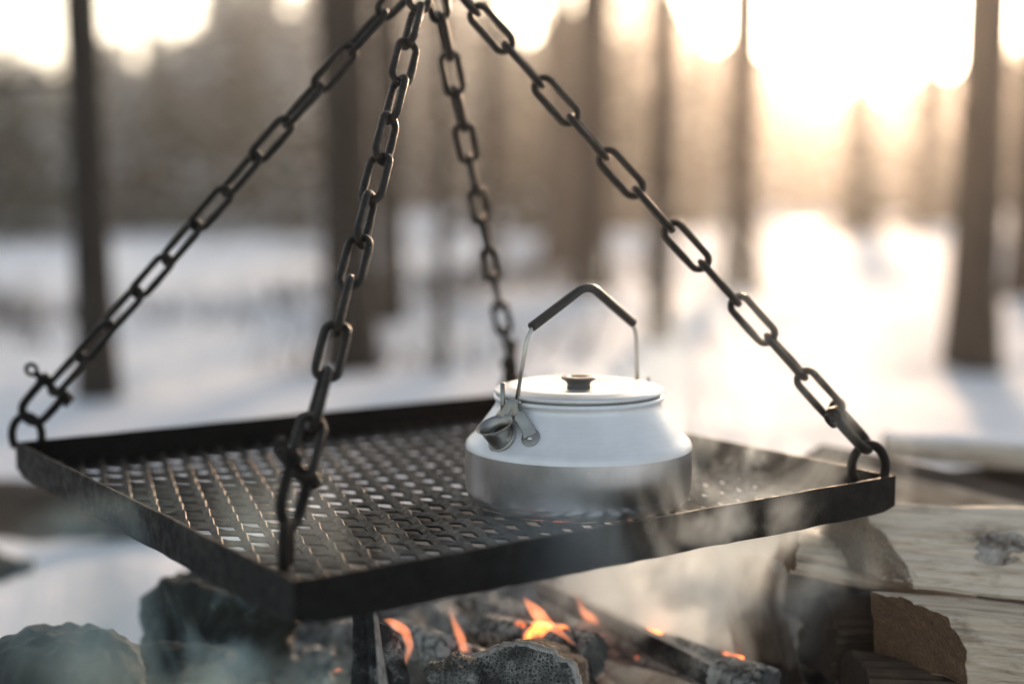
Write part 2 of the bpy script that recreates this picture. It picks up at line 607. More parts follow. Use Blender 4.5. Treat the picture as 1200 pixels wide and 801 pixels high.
def make_chain(top, bot, phase, twist, label, shackle, bow=0.0):
    ch = empty('hanging_chain', top, label, 'chain', 'chains holding up the grill tray')
    d = (bot - top)
    L = d.length
    SH = .036 if shackle else 0.0
    n = max(1, round((L - SH) / PITCH_L))
    dn = d.normalized()
    ref = Vector((0, 1, 0)) - dn * dn.y
    ref.normalize()
    side = dn.cross(ref)
    pit = (L - SH) / n
    for i in range(n):
        t0 = (i + .5) * pit
        p = dn * t0 + Vector((0, 0, -bow * math.sin(math.pi * t0 / L)))
        ang = phase + (math.pi / 2) * (i % 2) + twist * i + rnd.uniform(-.16, .16)
        w = side * math.cos(ang) + ref * math.sin(ang)
        nrm = dn.cross(w)
        mw = Matrix((dn, w, nrm)).transposed().to_4x4()
        sc = pit / PITCH_L
        mw = mw @ Matrix.Diagonal((sc, 1, 1, 1))
        o = link('chain_link', link_meshes[i % 4], ch)
        o.matrix_local = Matrix.Translation(p) @ mw
    if shackle:
        # bow shackle: U wire, pin with an eye
        base = dn * (L - SH)
        sang = {'L': .05, 'N': 1.1, 'R': 1.2, 'B': 1.3}[shackle]
        w = side * math.cos(sang) + ref * math.sin(sang)
        k = 1.0
        mb = MB()
        pts = [base + dn * (-.002) + w * (.0105 * k)]
        pts += [base + dn * .012 + w * .0108 * k]
        for i in range(9):
            a = math.pi * i / 8
            pts.append(base + dn * (.024 + .0115 * math.sin(a)) + w * (.0105 * math.cos(a)) * k)
        pts += [base + dn * .012 - w * .0108 * k, base - dn * .002 - w * .0105 * k]
        mb.tube(pts, .0036, 10)
        for s in (-1, 1):
            mb.tube([base - dn * .001 + w * s * .0075, base - dn * .001 + w * s * .0142], .0062, 12)
        sh = mb.build('shackle', M['iron'], ch)
        mb = MB()
        a0 = base - dn * .001
        mb.tube([a0 - w * .019, a0 + w * .0175], .0030, 10)
        mb.tube([a0 + w * .0150, a0 + w * .0178], .0055, 10)
        ec = a0 - w * .0235
        ring = [ec + (w * math.cos(q) + dn * math.sin(q)) * .0045 for q in [2 * math.pi * j / 12 for j in range(12)]]
        mb.tube(ring, .0018, 8, closed=True)
        mb.build('shackle_pin', M['iron'], sh)
    return ch
def apex_off(key):
    v = lugs[key] - APEX
    v.z = 0
    v.normalize()
    return APEX + v * .011 + Vector((0, 0, -.004))
make_chain(apex_off('L'), lugs['L'], .55, .045, 'dark steel chain running down to the left corner of the grill tray', 'L')
make_chain(apex_off('N'), lugs['N'] + Vector((0, 0, .002)), .25, .16, 'steel chain running down to the nearest corner of the grill tray, left of the kettle', 'N', .006)
make_chain(apex_off('R'), lugs['R'], 1.50, .0, 'steel chain running down to the right corner of the grill tray by the firewood', 'R')
make_chain(apex_off('B'), lugs['B'], .35, -.03, 'steel chain running down behind the kettle to the back corner of the grill tray', 'B')

hook = empty('hanging_ring', APEX, 'dark iron ring gathering the four chains above the kettle', 'iron ring')
mb = MB()
mb.tube([Vector((.0135 * math.cos(a), .004 * math.sin(2 * a), .0135 * math.sin(a) + .006)) for a in [2 * math.pi * j / 28 for j in range(28)]], .0042, 10, closed=True)
mb.tube([Vector((.0135 * math.cos(a) * .9, .0135 * math.sin(a), .004)) for a in [2 * math.pi * j / 28 for j in range(28)]], .0040, 10, closed=True)
mb.build('ring', M['iron'], hook)
mb = MB()
hp = [(0, 0, .016), (.010, 0, .022), (.013, 0, .034), (.006, 0, .046), (0, 0, .052), (0, 0, .30)]
mb.tube([(-.010, 0, .026), (-.006, 0, .018)] + hp, .0032, 10)
mb.build('hook_rod', M['iron'], hook)

# ------------------------------------------------------------------ kettle
S = .000624
KZ = ZC - .208 - HTR + .0088
KP = Vector((.0484, 1.0170, KZ))
AZ = math.atan2(-.68, -.73)      # azimuth of the spout
kettle = empty('camping_kettle', KP, 'round satin aluminium camping kettle with black folding handle on the grill tray', 'kettle')
kettle.rotation_euler.z = AZ
kettle.scale = (S, S, S)          # modelled in photo pixels, one unit = 0.64 mm
body = [(0, 0), (60, .6), (108, 0), (117, 1.2), (124, 4.5), (128.5, 9), (131, 15), (132, 22), (132.2, 45), (132, 64)]
seam = [(132, 66.0)]
link('body', mesh_from('kettle_body', *lathe(body + seam, 128), [M['alu_body']]), kettle)
sh = [(132, 66.0), (131.7, 69), (130.4, 72.2), (127.3, 75.8), (122.5, 79.5)] + [(122.5 - 24 * t, 79.5 + 33 * t) for t in (.15, .3, .5, .7, .85, 1)] + [(96.8, 116), (96.2, 119.5), (97.0, 121.2), (98.6, 122.2), (99.4, 124), (98.6, 126), (96.5, 127), (94, 126.8)]
link('shoulder', mesh_from('kettle_shoulder', *lathe(sh, 128), [M['alu_top']]), kettle)
lid = [(93, 130.9), (93.5, 132.3), (96.8, 133.0), (98.3, 134.6), (98.0, 136.6), (96.0, 138.0), (92.5, 138.9), (88, 140.2), (82, 141.8), (76, 142.3), (70, 141.6), (58, 139.4), (44, 137.8), (30, 137.2), (14, 137.0), (0, 137.0)]
lo = link('lid', mesh_from('kettle_lid', *lathe(lid, 128), [M['alu_lid']]), kettle, (0, 0, -4))
kn = [(13.5, 137.0), (14, 138), (13.6, 142), (14.5, 144.5), (17.5, 147.3), (20.3, 148.8), (20.6, 150.2)]
ko = link('knob', mesh_from('kettle_knob', *lathe(kn, 40), [M['knob']]), lo)
kt = [(20.6, 150.3), (19.6, 151.2), (10.5, 151.4), (9.5, 150.2), (8.5, 148), (0, 147.8)]
link('knob_cap', mesh_from('knob_cap', *lathe(kt, 40), [M['knob_top']]), lo)

# bail handle in the local XZ plane (+x is the spout side)
def smooth_path(pts, rounds, n=5):
    out = [Vector(pts[0])]
    for i in range(1, len(pts) - 1):
        a, b, c = Vector(pts[i - 1]), Vector(pts[i]), Vector(pts[i + 1])
        r = rounds
        p = b + (a - b).normalized() * r
        q = b + (c - b).normalized() * r
        for k in range(n + 1):
            t = k / n
            out.append(p.lerp(b, t).lerp(b.lerp(q, t), t))
    out.append(Vector(pts[-1]))
    return out
foot_s, foot_n = (99, 0, 127), (-101, 0, 131)
bend_s, bend_n = (81, 0, 207), (-98, 0, 200)
apx = (-15, 0, 254)
path = smooth_path([foot_s, bend_s, apx, bend_n, foot_n], 18)
mb = MB(); mb.tube(path, 2.5, 12, up=(0, 1, 0))
mb.tube([(-101, -6, 131), (-101, 6, 131)], 2.4, 8)
mb.tube([(99, -7, 127), (99, 7, 127)], 2.4, 8)
ho = mb.build('handle', M['wire'], kettle)
g0 = Vector(bend_s).lerp(Vector(apx), .05); g1 = Vector(bend_n).lerp(Vector(apx), .06)
gp = smooth_path([g0, apx, g1], 19, 8)
mb = MB(); mb.tube(gp, [5.6] * len(gp), 16, up=(0, 1, 0))
mb.build('grip', M['grip'], ho, bevel=.6)

def polar(r, da, z):
    return Vector((r * math.cos(R(da)), r * math.sin(R(da)), z))
def strip(mb, pts, nrms, hw, th, m=0):
    vs, fs = [], []
    for i, p in enumerate(pts):
        t = (Vector(pts[min(i + 1, len(pts) - 1)]) - Vector(pts[max(i - 1, 0)])).normalized()
        n_ = Vector(nrms[i]).normalized()
        s_ = t.cross(n_).normalized()
        w = hw[i] if isinstance(hw, list) else hw
        for a, b in ((-1, 0), (1, 0), (1, 1), (-1, 1)):
            vs.append(Vector(p) + s_ * (a * w) + n_ * (b * th))
    for i in range(len(pts) - 1):
        for j in range(4):
            fs.append((i * 4 + j, i * 4 + (j + 1) % 4, (i + 1) * 4 + (j + 1) % 4, (i + 1) * 4 + j))
    fs += [(3, 2, 1, 0), tuple(len(pts) * 4 - 4 + j for j in range(4))]
    mb.add(vs, fs, m)
NS = Vector((.84, 0, .54))
def shoulder_pt(da, z, lift=0.6):
    r = 122.5 - 24 * (z - 79.5) / 33
    n_ = Vector((.84 * math.cos(R(da)), .84 * math.sin(R(da)), .54))
    return polar(r, da, z) + n_ * lift, n_
for side, base_a in ((1, 0), (-1, 180)):
    mb = MB()
    # rivet plates either side, and arms that rise to the handle joint
    for s in (1, -1):
        c, n_ = shoulder_pt(base_a + s * 17, 92)
        tan = Vector((-math.sin(R(base_a + s * 17)), math.cos(R(base_a + s * 17)), 0))
        upv = n_.cross(tan)
        vs = [c + n_ * h + tan * (11 * math.cos(a)) + upv * (11 * math.sin(a)) for h in (0, 1.3) for a in [2 * math.pi * j / 20 for j in range(20)]]
        fs = [(j, (j + 1) % 20, 20 + (j + 1) % 20, 20 + j) for j in range(20)] + [tuple(range(20))[::-1], tuple(range(20, 40))]
        mb.add(vs, fs)
        pts, nr = [], []
        for da, z, lift in ((17, 93, 1.6), (14.5, 99, 2.4), (11, 104, 6.5), (7.5, 109, 10), (4.5, 115, 11), (2.5, 123, 9), (2.2, 131, 5)):
            p, q = shoulder_pt(base_a + s * da, min(z, 112), lift)
            if z > 112:
                p = polar(103 + (lift - 5) * .8, base_a + s * da, z)
                q = Vector((math.cos(R(base_a)), math.sin(R(base_a)), 0))
            pts.append(p); nr.append(q)
        strip(mb, pts, nr, [8, 7.5, 7, 6.6, 6.2, 5.6, 4.5], 1.5)
    bo = mb.build('handle_bracket', M['steel'], kettle, bevel=.4)
    for s in (1, -1):
        c, n_ = shoulder_pt(base_a + s * 17, 90.5, 2.0)
        me = MB(); vs, fs = lathe([(3.6, 0), (3.3, 1.2), (2.0, 2.3), (0, 2.7)], 14)
        q = n_.to_track_quat('Z', 'Y').to_matrix()
        me.add([c + q @ Vector(v) for v in vs], fs)
        me.build('rivet', M['wire'], bo)
    mb = MB()
    if side > 0:
        b0 = polar(107, base_a - 8, 124)
        mb.tube([b0 + Vector((0, 0, -10)), b0, b0 + Vector((.5, 0, 24))], 2.9, 10)
    else:
        b0 = polar(107, base_a - 7, 124)
        mb.tube([b0, b0 + Vector((-1, 0, 14))], 2.4, 10)
    mb.build('handle_stop', M['steel'], bo)

# spout: flared open cup on a flange
sp, n_ = shoulder_pt(-2, 88, 0.2)
n_ = Vector(n_)
flare = [(0.0, 15.8, 0.0), (0.0, 17.2, 0.6), (0.0, 17.2, 1.8), (0.0, 14.0, 2.4)]
mb = MB()
q = n_.to_track_quat('Z', 'Y').to_matrix()
vs, fs = lathe([(11, 0), (18.2, 0.2), (19.3, 1.2), (18.8, 2.6), (16, 3.0), (14.2, 3.2)], 40)
mb.add([sp + q @ Vector(v) for v in vs], fs)
upw = Vector((.42, 0, .91)).normalized()
def tube_rings(centers, dirs, radii, n=36):
    vs, fs = [], []
    for c, d, r in zip(centers, dirs, radii):
        d = Vector(d).normalized()
        b = Vector((0, 1, 0)); a = b.cross(d).normalized()
        for j in range(n):
            th = 2 * math.pi * j / n
            vs.append(Vector(c) + (a * math.cos(th) + b * math.sin(th)) * r)
    for i in range(len(radii) - 1):
        for j in range(n):
            fs.append((i * n + j, i * n + (j + 1) % n, (i + 1) * n + (j + 1) % n, (i + 1) * n + j))
    return vs, fs
cs, ds, rs = [], [], []
p = sp + n_ * 2.0
prof = [(0, 16.5), (2, 15.6), (4.5, 15.1), (7.5, 15.2), (10.5, 16.0), (13.5, 17.3), (16, 19.0), (18.2, 20.8), (19, 21.5)]
last = 0
for s_, r_ in prof:
    t = min(1, s_ / 13)
    dr = n_.lerp(upw, t).normalized()
    p = p + dr * (s_ - last); last = s_
    cs.append(p.copy()); ds.append(dr.copy()); rs.append(r_)
for s_, r_ in ((18.8, 20.6), (16, 18.0), (13.0, 15.8), (7, 14.0), (2, 13.6)):
    k = min(range(len(prof)), key=lambda i: abs(prof[i][0] - s_))
    cs.append(cs[k]); ds.append(ds[k]); rs.append(r_)
vs, fs = tube_rings(cs, ds, rs)
mb.add(vs, fs)
mb.build('spout', M['steel'], kettle)

# ------------------------------------------------------------------ split logs and charred wood
def log_mesh(name, A, B, sec, mats, skew=(0, 0), skew_b=(0, 0), taper=1.0, amp=.003, ridge=.0025, seed=0, n=90, up=(0, 0, 1), bow=0.0, per=14):
    """sec: (u, v) outline; u points towards the viewer's side of the axis, v up. Mesh local X is the grain."""
    A, B = Vector(A), Vector(B)
    d = (B - A); L = d.length; d.normalize()
    upv = Vector(up); upv = (upv - d * upv.dot(d)).normalized()
    u = d.cross(upv) * 1.0
    if u.y > 0: u = -u
    # subdivide outline
    out = []
    K = len(sec)
    for i in range(K):
        a, b = sec[i], sec[(i + 1) % K]
        for k in range(per):
            t = k / per
            out.append((a[0] + (b[0] - a[0]) * t, a[1] + (b[1] - a[1]) * t))
    m_ = len(out)
    verts, faces, mi = [], [], []
    area_c = (sum(p[0] for p in out) / m_, sum(p[1] for p in out) / m_)
    for i in range(n + 1):
        t = i / n
        x = L * t
        k = 1 + (taper - 1) * t
        for (pu, pv) in out:
            xx = x + (skew[0] * pu + skew[1] * pv) * max(0, 1 - t * 3) + (skew_b[0] * pu + skew_b[1] * pv) * max(0, t * 3 - 2)
            q = Vector((pu - area_c[0], pv - area_c[1]))
            dist = q.length
            qn = q / max(dist, 1e-6)
            dsp = amp * fbm((x * 9 + seed, pu * 30, pv * 30), 4) + ridge * (noise.noise(Vector((x * 3 + seed, pu * 160, pv * 160))) - 1.6 * max(0, .16 - abs(noise.noise(Vector((x * 2.2 + seed * 3, pu * 75, pv * 75))))) / .16)
            if i in (0, n):
                dsp -= .0008
            uu = (pu + qn.x * dsp) * k; vv = (pv + qn.y * dsp) * k + bow * math.sin(math.pi * t)
            verts.append((xx, uu, vv))
    for i in range(n):
        for j in range(m_):
            j2 = (j + 1) % m_
            faces.append((i * m_ + j, i * m_ + j2, (i + 1) * m_ + j2, (i + 1) * m_ + j))
            mi.append(2 if (len(mats) > 2 and mats[3][j // per]) else 0)
    for base, rev, sk in ((0, True, skew), (n * m_, False, skew_b)):
        ring = [base + j for j in range(m_)]
        prev = ring
        c = Vector((0, 0, 0))
        for j in ring: c += Vector(verts[j])
        c /= m_
        for lv in range(1, 7):
            f_ = 1 - lv / 7
            cur = []
            for j in ring:
                v = Vector(verts[j]).lerp(c, 1 - f_)
                v.x += .0018 * fbm((v.y * 110, v.z * 110, seed + 3), 5)
                cur.append(len(verts)); verts.append(tuple(v))
            for j in range(m_):
                j2 = (j + 1) % m_
                q4 = (prev[j], prev[j2], cur[j2], cur[j])
                faces.append(q4[::-1] if rev else q4); mi.append(1)
            prev = cur
        faces.append(tuple(prev[::-1] if rev else prev)); mi.append(1)
    ms = [mats[0], mats[1]] + ([mats[2]] if len(mats) > 2 else [])
    me = mesh_from(name, verts, faces, ms, mi, True)
    try:
        me.set_sharp_from_angle(angle=R(38))
    except Exception:
        pass
    mw = Matrix((d, u, upv)).transposed().to_4x4()
    return me, Matrix.Translation(A) @ mw

def add_log(name, label, cat, *a, group=None, **k):
    me, mw = log_mesh(name, *a, **k)
    o = link(name, me, None, None, label, cat, group)
    o.matrix_world = mw
    return o
W, WP, WB = M['wood'], M['wood_pale'], M['wood_brown_shade']
FG = 'split firewood stacked right of the fire'
# pale log with the knot, its end towards the tray corner
la = add_log('firewood_log', 'pale split log with a gnarled knot, its sawn end just below the tray corner', 'firewood log',
        at(1024, 634, 1.05), at(1330, 655, 1.08),
        [(.034, -.027), (.028, -.012), (.004, .012), (-.014, .027), (-.036, .024), (-.046, -.020), (-.010, -.027)],
        (WP, M['end']), skew=(.62, .0), amp=.0035, ridge=.0020, seed=1, taper=1.25, group=FG)
lb = add_log('firewood_log', 'weathered grey split log lowest at the right, with a fuzzy brown broken end', 'firewood log',
        at(1078, 744, .985), at(1340, 768, 1.02),
        [(.030, -.028), (.032, .000), (.020, .020), (-.010, .026), (-.034, .022), (-.034, -.028)],
        (W, M['end_dark']), skew=(.62, -.28), amp=.0045, ridge=.0014, seed=22, taper=1.05, group=FG)
lc = add_log('firewood_log', 'long pale split log with a curved bark edge lying behind the tray corner', 'firewood log',
        at(948, 556, 1.36), at(1420, 664, 1.24),
        [(.030, -.034), (.034, -.006), (.016, .022), (-.014, .030), (-.040, .010), (-.036, -.030)],
        (W, M['end'], M['bark'], [0, 0, 1, 1, 1, 1]), skew=(-.4, 0), amp=.004, ridge=.001, seed=5, taper=1.0, group=FG)
ld = add_log('firewood_log', 'whitish snow-dusted log lying topmost at the back of the stack', 'firewood log',
        at(1035, 522, 1.56), at(1420, 552, 1.50),
        [(.022, -.012), (.026, .004), (.010, .014), (-.020, .015), (-.028, -.012)],
        (WP, M['end'], M['snow'], [0, 0, 1, 0, 0]), amp=.003, ridge=.001, seed=8, taper=1.0, group=FG)
le = add_log('firewood_log', 'wedge of split wood with a pale curved lower edge under the log with the knot', 'firewood log',
        at(925, 646, 1.07), at(1110, 676, 1.15),
        [(.022, -.014), (.030, -.004), (.010, .016), (-.030, .018), (-.034, -.010)],
        (WP, M['end_dark']), skew=(-.5, .3), amp=.004, seed=12, taper=1.25, group=FG)
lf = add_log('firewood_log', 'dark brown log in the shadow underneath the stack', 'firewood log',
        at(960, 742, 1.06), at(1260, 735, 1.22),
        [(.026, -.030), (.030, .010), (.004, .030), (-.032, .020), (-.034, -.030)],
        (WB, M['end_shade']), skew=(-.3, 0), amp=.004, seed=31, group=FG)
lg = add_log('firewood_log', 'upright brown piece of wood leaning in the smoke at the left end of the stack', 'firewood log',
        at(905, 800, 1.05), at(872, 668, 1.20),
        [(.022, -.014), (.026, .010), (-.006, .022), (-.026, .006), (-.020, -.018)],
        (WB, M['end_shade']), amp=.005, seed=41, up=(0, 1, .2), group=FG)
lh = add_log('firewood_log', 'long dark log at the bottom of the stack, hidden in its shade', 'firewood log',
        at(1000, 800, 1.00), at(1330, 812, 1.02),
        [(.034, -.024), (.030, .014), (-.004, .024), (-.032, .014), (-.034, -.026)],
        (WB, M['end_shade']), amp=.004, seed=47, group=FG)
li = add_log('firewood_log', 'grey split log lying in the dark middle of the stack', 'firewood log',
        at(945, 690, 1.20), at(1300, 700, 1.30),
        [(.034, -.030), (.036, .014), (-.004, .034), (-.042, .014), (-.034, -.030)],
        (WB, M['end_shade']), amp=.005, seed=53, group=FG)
rnd_sec = lambda r: [(r * math.cos(q), r * math.sin(q)) for q in [2 * math.pi * j / 8 for j in range(8)]]
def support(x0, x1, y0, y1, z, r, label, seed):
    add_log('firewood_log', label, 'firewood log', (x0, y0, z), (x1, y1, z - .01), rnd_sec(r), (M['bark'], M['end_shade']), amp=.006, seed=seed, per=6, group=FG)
support(.30, .86, 1.38, 1.32, .302, .058, 'round bark-covered log in the shade under the long log with the bark edge', 101)
support(.40, .95, 1.57, 1.53, .318, .075, 'thick round bark-covered log under the topmost whitish log', 102)
# knot swelling on the pale log
kv, kf = [], []
mb = MB()
nk = 34
for i in range(nk):
    for j in range(nk):
        a = 2 * math.pi * j / nk; r = (i / (nk - 1))
        h = .0085 * (1 - r * r) + .005 * fbm((r * 5 * math.cos(a), r * 5 * math.sin(a), 3), 5) * (1 - r ** 4)
        q_ = 1 + .35 * noise.noise(Vector((math.cos(a) * 1.6, math.sin(a) * 1.6, 8)))
        kv.append((.030 * q_ * r * math.cos(a), .015 * q_ * r * math.sin(a), h - .0045))
for i in range(nk - 1):
    for j in range(nk):
        kf.append((i * nk + j, i * nk + (j + 1) % nk, (i + 1) * nk + (j + 1) % nk, (i + 1) * nk + j))
M['knotwood'] = noisy('gnarled_knot_wood', [(.35, (.09, .06, .04)), (.5, (.36, .31, .26)), (.7, (.62, .58, .52))], 60, .85, bs=1.0, bd=.003, bscale=160)
kno = link('knot', mesh_from('knot', kv, kf, [M['knotwood']]), la)
kno.matrix_local = Matrix.Translation((.098, .0125, .0075)) @ Matrix.Rotation(R(-43), 4, 'X') @ Matrix.Rotation(R(-12), 4, 'Z')

# torn fibres standing off the broken end and the edges
def splinters(parent, x0, x1, y0, y1, z0, z1, n_, m_, seed, length=.008):
    r_ = random.Random(seed)
    mb = MB()
    for i in range(n_):
        p = Vector((r_.uniform(x0, x1), r_.uniform(y0, y1), r_.uniform(z0, z1)))
        d = Vector((-1 + r_.uniform(-.5, .8), r_.uniform(-.5, .9), r_.uniform(-.6, .9))).normalized()
        L = length * r_.uniform(.4, 1.4)
        mb.tube([p, p + d * L * .5 + Vector((0, 0, .0006)), p + d * L], [.0007, .0005, .0001], 4)
    mb.build('splinters', m_, parent, kind='stuff')
splinters(la, .012, .03, .024, .036, -.028, -.016, 8, M['wood_pale'], 4, .008)

# charred pieces at the fire
def blob_mesh(name, sx, sy, sz, seed, m, sub=4, amp=.25, blocky=.5):
    import bmesh
    bm = bmesh.new()
    bmesh.ops.create_icosphere(bm, subdivisions=sub, radius=1)
    for v in bm.verts:
        p = v.co.copy()
        mx = max(abs(p.x), abs(p.y), abs(p.z))
        p = p.lerp(p / mx * .86, blocky)
        k = 1 + amp * fbm((p.x * 1.3 + seed, p.y * 1.3, p.z * 1.3), 5) + amp * .3 * noise.noise(Vector((p.x * 7, p.y * 7 + seed, p.z * 7)))
        v.co = Vector((p.x * sx, p.y * sy, p.z * sz)) * k
    me = bpy.data.meshes.new(name)
    bm.to_mesh(me); bm.free()
    me.materials.append(m)
    me.polygons.foreach_set('use_smooth', [True] * len(me.polygons))
    return me

# front charred log end with ash crust along its upper edge
def char_log_front():
    c = at(612, 822, .905)
    n, m_ = 30, 120
    A = Vector((0, 0, 0))
    vs, fs, mi = [], [], []
    def rad(a):
        x = math.cos(a); z = math.sin(a)
        r = .040 + .0022 * fbm((x * 3, z * 3, 1), 4) + .0012 * noise.noise(Vector((x * 22, z * 22, 0))) + .0016 * (1 if noise.noise(Vector((a * 5.2, 0, 3))) > .1 else 0)
        if x < -.55: r += .006 * min(1, (-.55 - x) * 3)
        return r
    for i in range(n + 1):
        t = i / n
        for j in range(m_):
            a = 2 * math.pi * j / m_
            r = rad(a) * (1 + .05 * fbm((t * 4, math.cos(a) * 2, math.sin(a) * 2), 4))
            if i == 0: r *= .965
            vs.append((r * math.cos(a) * 1.06, t * .16, r * math.sin(a)))
    for i in range(n):
        for j in range(m_):
            j2 = (j + 1) % m_
            fs.append((i * m_ + j, (i + 1) * m_ + j, (i + 1) * m_ + j2, i * m_ + j2)); mi.append(1 if i < 2 else 0)
    prev = list(range(m_))
    for lv in range(1, 15):
        f_ = 1 - lv / 15
        cur = []
        for j in range(m_):
            v = Vector(vs[j]) * f_
            cl = noise.voronoi(Vector((v.x * 140, 0, v.z * 140)))[0]
            v.y = -.001 + .0016 * fbm((v.x * 60, v.z * 60, 4), 4) + (.0012 if cl[1] - cl[0] < .12 else 0) + (.004 * (1 - f_))
            cur.append(len(vs)); vs.append(tuple(v))
        for j in range(m_):
            j2 = (j + 1) % m_
            fs.append((prev[j], prev[j2], cur[j2], cur[j])); mi.append(1 if lv < 2 else 2)
        prev = cur
    fs.append(tuple(prev)); mi.append(2)
    o = link('charred_log', mesh_from('charred_log', vs, fs, [M['char'], M['ashrim'], M['char_fine']], mi), None, None,
             'round charred log end with cracked face and pale ash rim, front centre of the fire', 'charred log')
    o.matrix_world = Matrix.Translation(c) @ Matrix.Rotation(R(-18), 4, 'X') @ Matrix.Rotation(R(-6), 4, 'Z')
char_log_front()
o = link('charcoal_chunk', blob_mesh('charcoal_chunk', .018, .022, .016, 3.3, M['char_fine'], 5, .3), None, at(531, 800, .90),
         'small ash-edged charcoal chunk leaning on the left of the round charred log', 'charcoal')

CH, AS = M['char'], M['ashrim']
add_log('charred_log', 'upright split log charred black with pale ash ridge, left of the round charred log', 'charred log',
        at(450, 850, .86), at(440, 728, .90), [(.012, -.019), (.022, .000), (.010, .006), (.004, .019), (-.018, .008), (-.014, -.014)],
        (CH, AS, AS, [0, 1, 0, 0, 0, 0]), amp=.004, ridge=.002, seed=61, taper=.72, up=(1, 0, 0), skew_b=(.1, -.5))
add_log('charred_stick', 'long thin charred stick with ash-white top slanting down to the right', 'charred stick',
        at(636, 688, 1.22), at(835, 790, 1.02), [(.006, -.009), (.008, .002), (.003, .0075), (-.003, .0078), (-.009, .001), (-.006, -.009)],
        (CH, AS, AS, [0, 0, 1, 0, 0, 0]), amp=.002, ridge=.0015, seed=66)
CG = 'half burnt logs in the middle of the fire'
specs = [
    ((470, 742, 1.12), (610, 800, 1.00), .014, 'grey burnt log lying between the upright split log and the round log end'),
    ((560, 738, 1.14), (700, 770, 1.05), .017, 'ash-covered burnt log rising just behind the round charred log end'),
    ((560, 700, 1.28), (640, 740, 1.16), .014, 'small burnt log under the tray edge left of the tallest flame'),
    ((690, 735, 1.16), (900, 805, 1.02), .017, 'thick ash-cracked log lying along the near side of the thin charred stick'),
    ((500, 705, 1.30), (560, 760, 1.18), .013, 'burnt log in the dark behind the thin flame'),
]
for k, (a, b, r, lab) in enumerate(specs):
    sec = [(r * math.cos(q) * 1.05, r * math.sin(q)) for q in [2 * math.pi * j / 8 + .2 for j in range(8)]]
    add_log('burnt_log', lab, 'burnt log', at(*a), at(*b), sec, (M['coal_hot'] if k in (1, 3) else M['coal'], M['ash']), amp=.006, ridge=.002, seed=70 + k * 3, per=6, group=CG)

# loose charcoal lumps
lumps = [blob_mesh('charcoal_lump', .017, .013, .011, 5 + k * 2.3, M['coal_hot'] if k == 0 else M['coal'], 4, .35, .75) for k in range(6)]
spots = []
tries = 0
while len(spots) < 120 and tries < 4000:
    tries += 1
    x, y = rnd.uniform(-.22, .42), rnd.uniform(.90, 1.55)
    if ((x - .12) / .36) ** 2 + ((y - 1.22) / .36) ** 2 > 1: continue
    if all((x - p[0]) ** 2 + (y - p[1]) ** 2 > .019 ** 2 for p in spots):
        spots.append((x, y))
for k, (x, y) in enumerate(spots):
    s_ = rnd.uniform(.6, 1.35)
    hot = abs(x - .06) < .08 and abs(y - 1.12) < .10 and k % 2 == 0
    o = link('charcoal_lump', lumps[0] if hot else lumps[1 + k % 5], None, (x, y, BED + .012 + rnd.uniform(-.002, .010)),
             'ash-dusted grey charcoal lump lying in the fire bed', 'charcoal', 'charcoal lumps scattered over the fire bed')
    o.rotation_euler = (rnd.uniform(-.5, .5), rnd.uniform(-.5, .5), rnd.uniform(0, 6.28))
    o.scale = (s_, s_, s_)

# dark stones and logs on the left
o = link('charred_boulder', blob_mesh('charred_boulder', .062, .07, .060, 9.1, M['rock'], 6, .15, .12), None, at(75, 828, .98),
         'big dark sooty stone with moss at the bottom left of the fire', 'stone')
o.rotation_euler = (0, R(-14), .3)
o = link('dark_stone', blob_mesh('dark_stone', .068, .06, .052, 14.1, M['rock'], 5, .25, .35), None, at(262, 732, 1.16),
         'dark greenish stone under the near corner of the tray, wrapped in smoke', 'stone')
o = link('dark_stone', blob_mesh('dark_stone_b', .045, .05, .03, 19.7, M['rock'], 5, .25, .35), None, at(215, 808, 1.02),
         'sooty low stone between the fire bed and the mossy stones', 'stone')
o = link('dark_stone', blob_mesh('dark_stone_c', .055, .06, .05, 23.7, M['rock'], 5, .25, .35), None, at(-12, 700, 1.7),
         'dark stone standing in the snow at the far left edge', 'stone')
add_log('fallen_log', 'dark bark-covered log lying on the snow beyond the left side of the tray', 'log',
        at(-260, 590, 2.1), at(330, 600, 2.0), [(.05 * math.cos(q), .045 * math.sin(q)) for q in [2 * math.pi * j / 8 for j in range(8)]],
        (M['bark'], M['end']), amp=.01, seed=90, n=120, per=6)

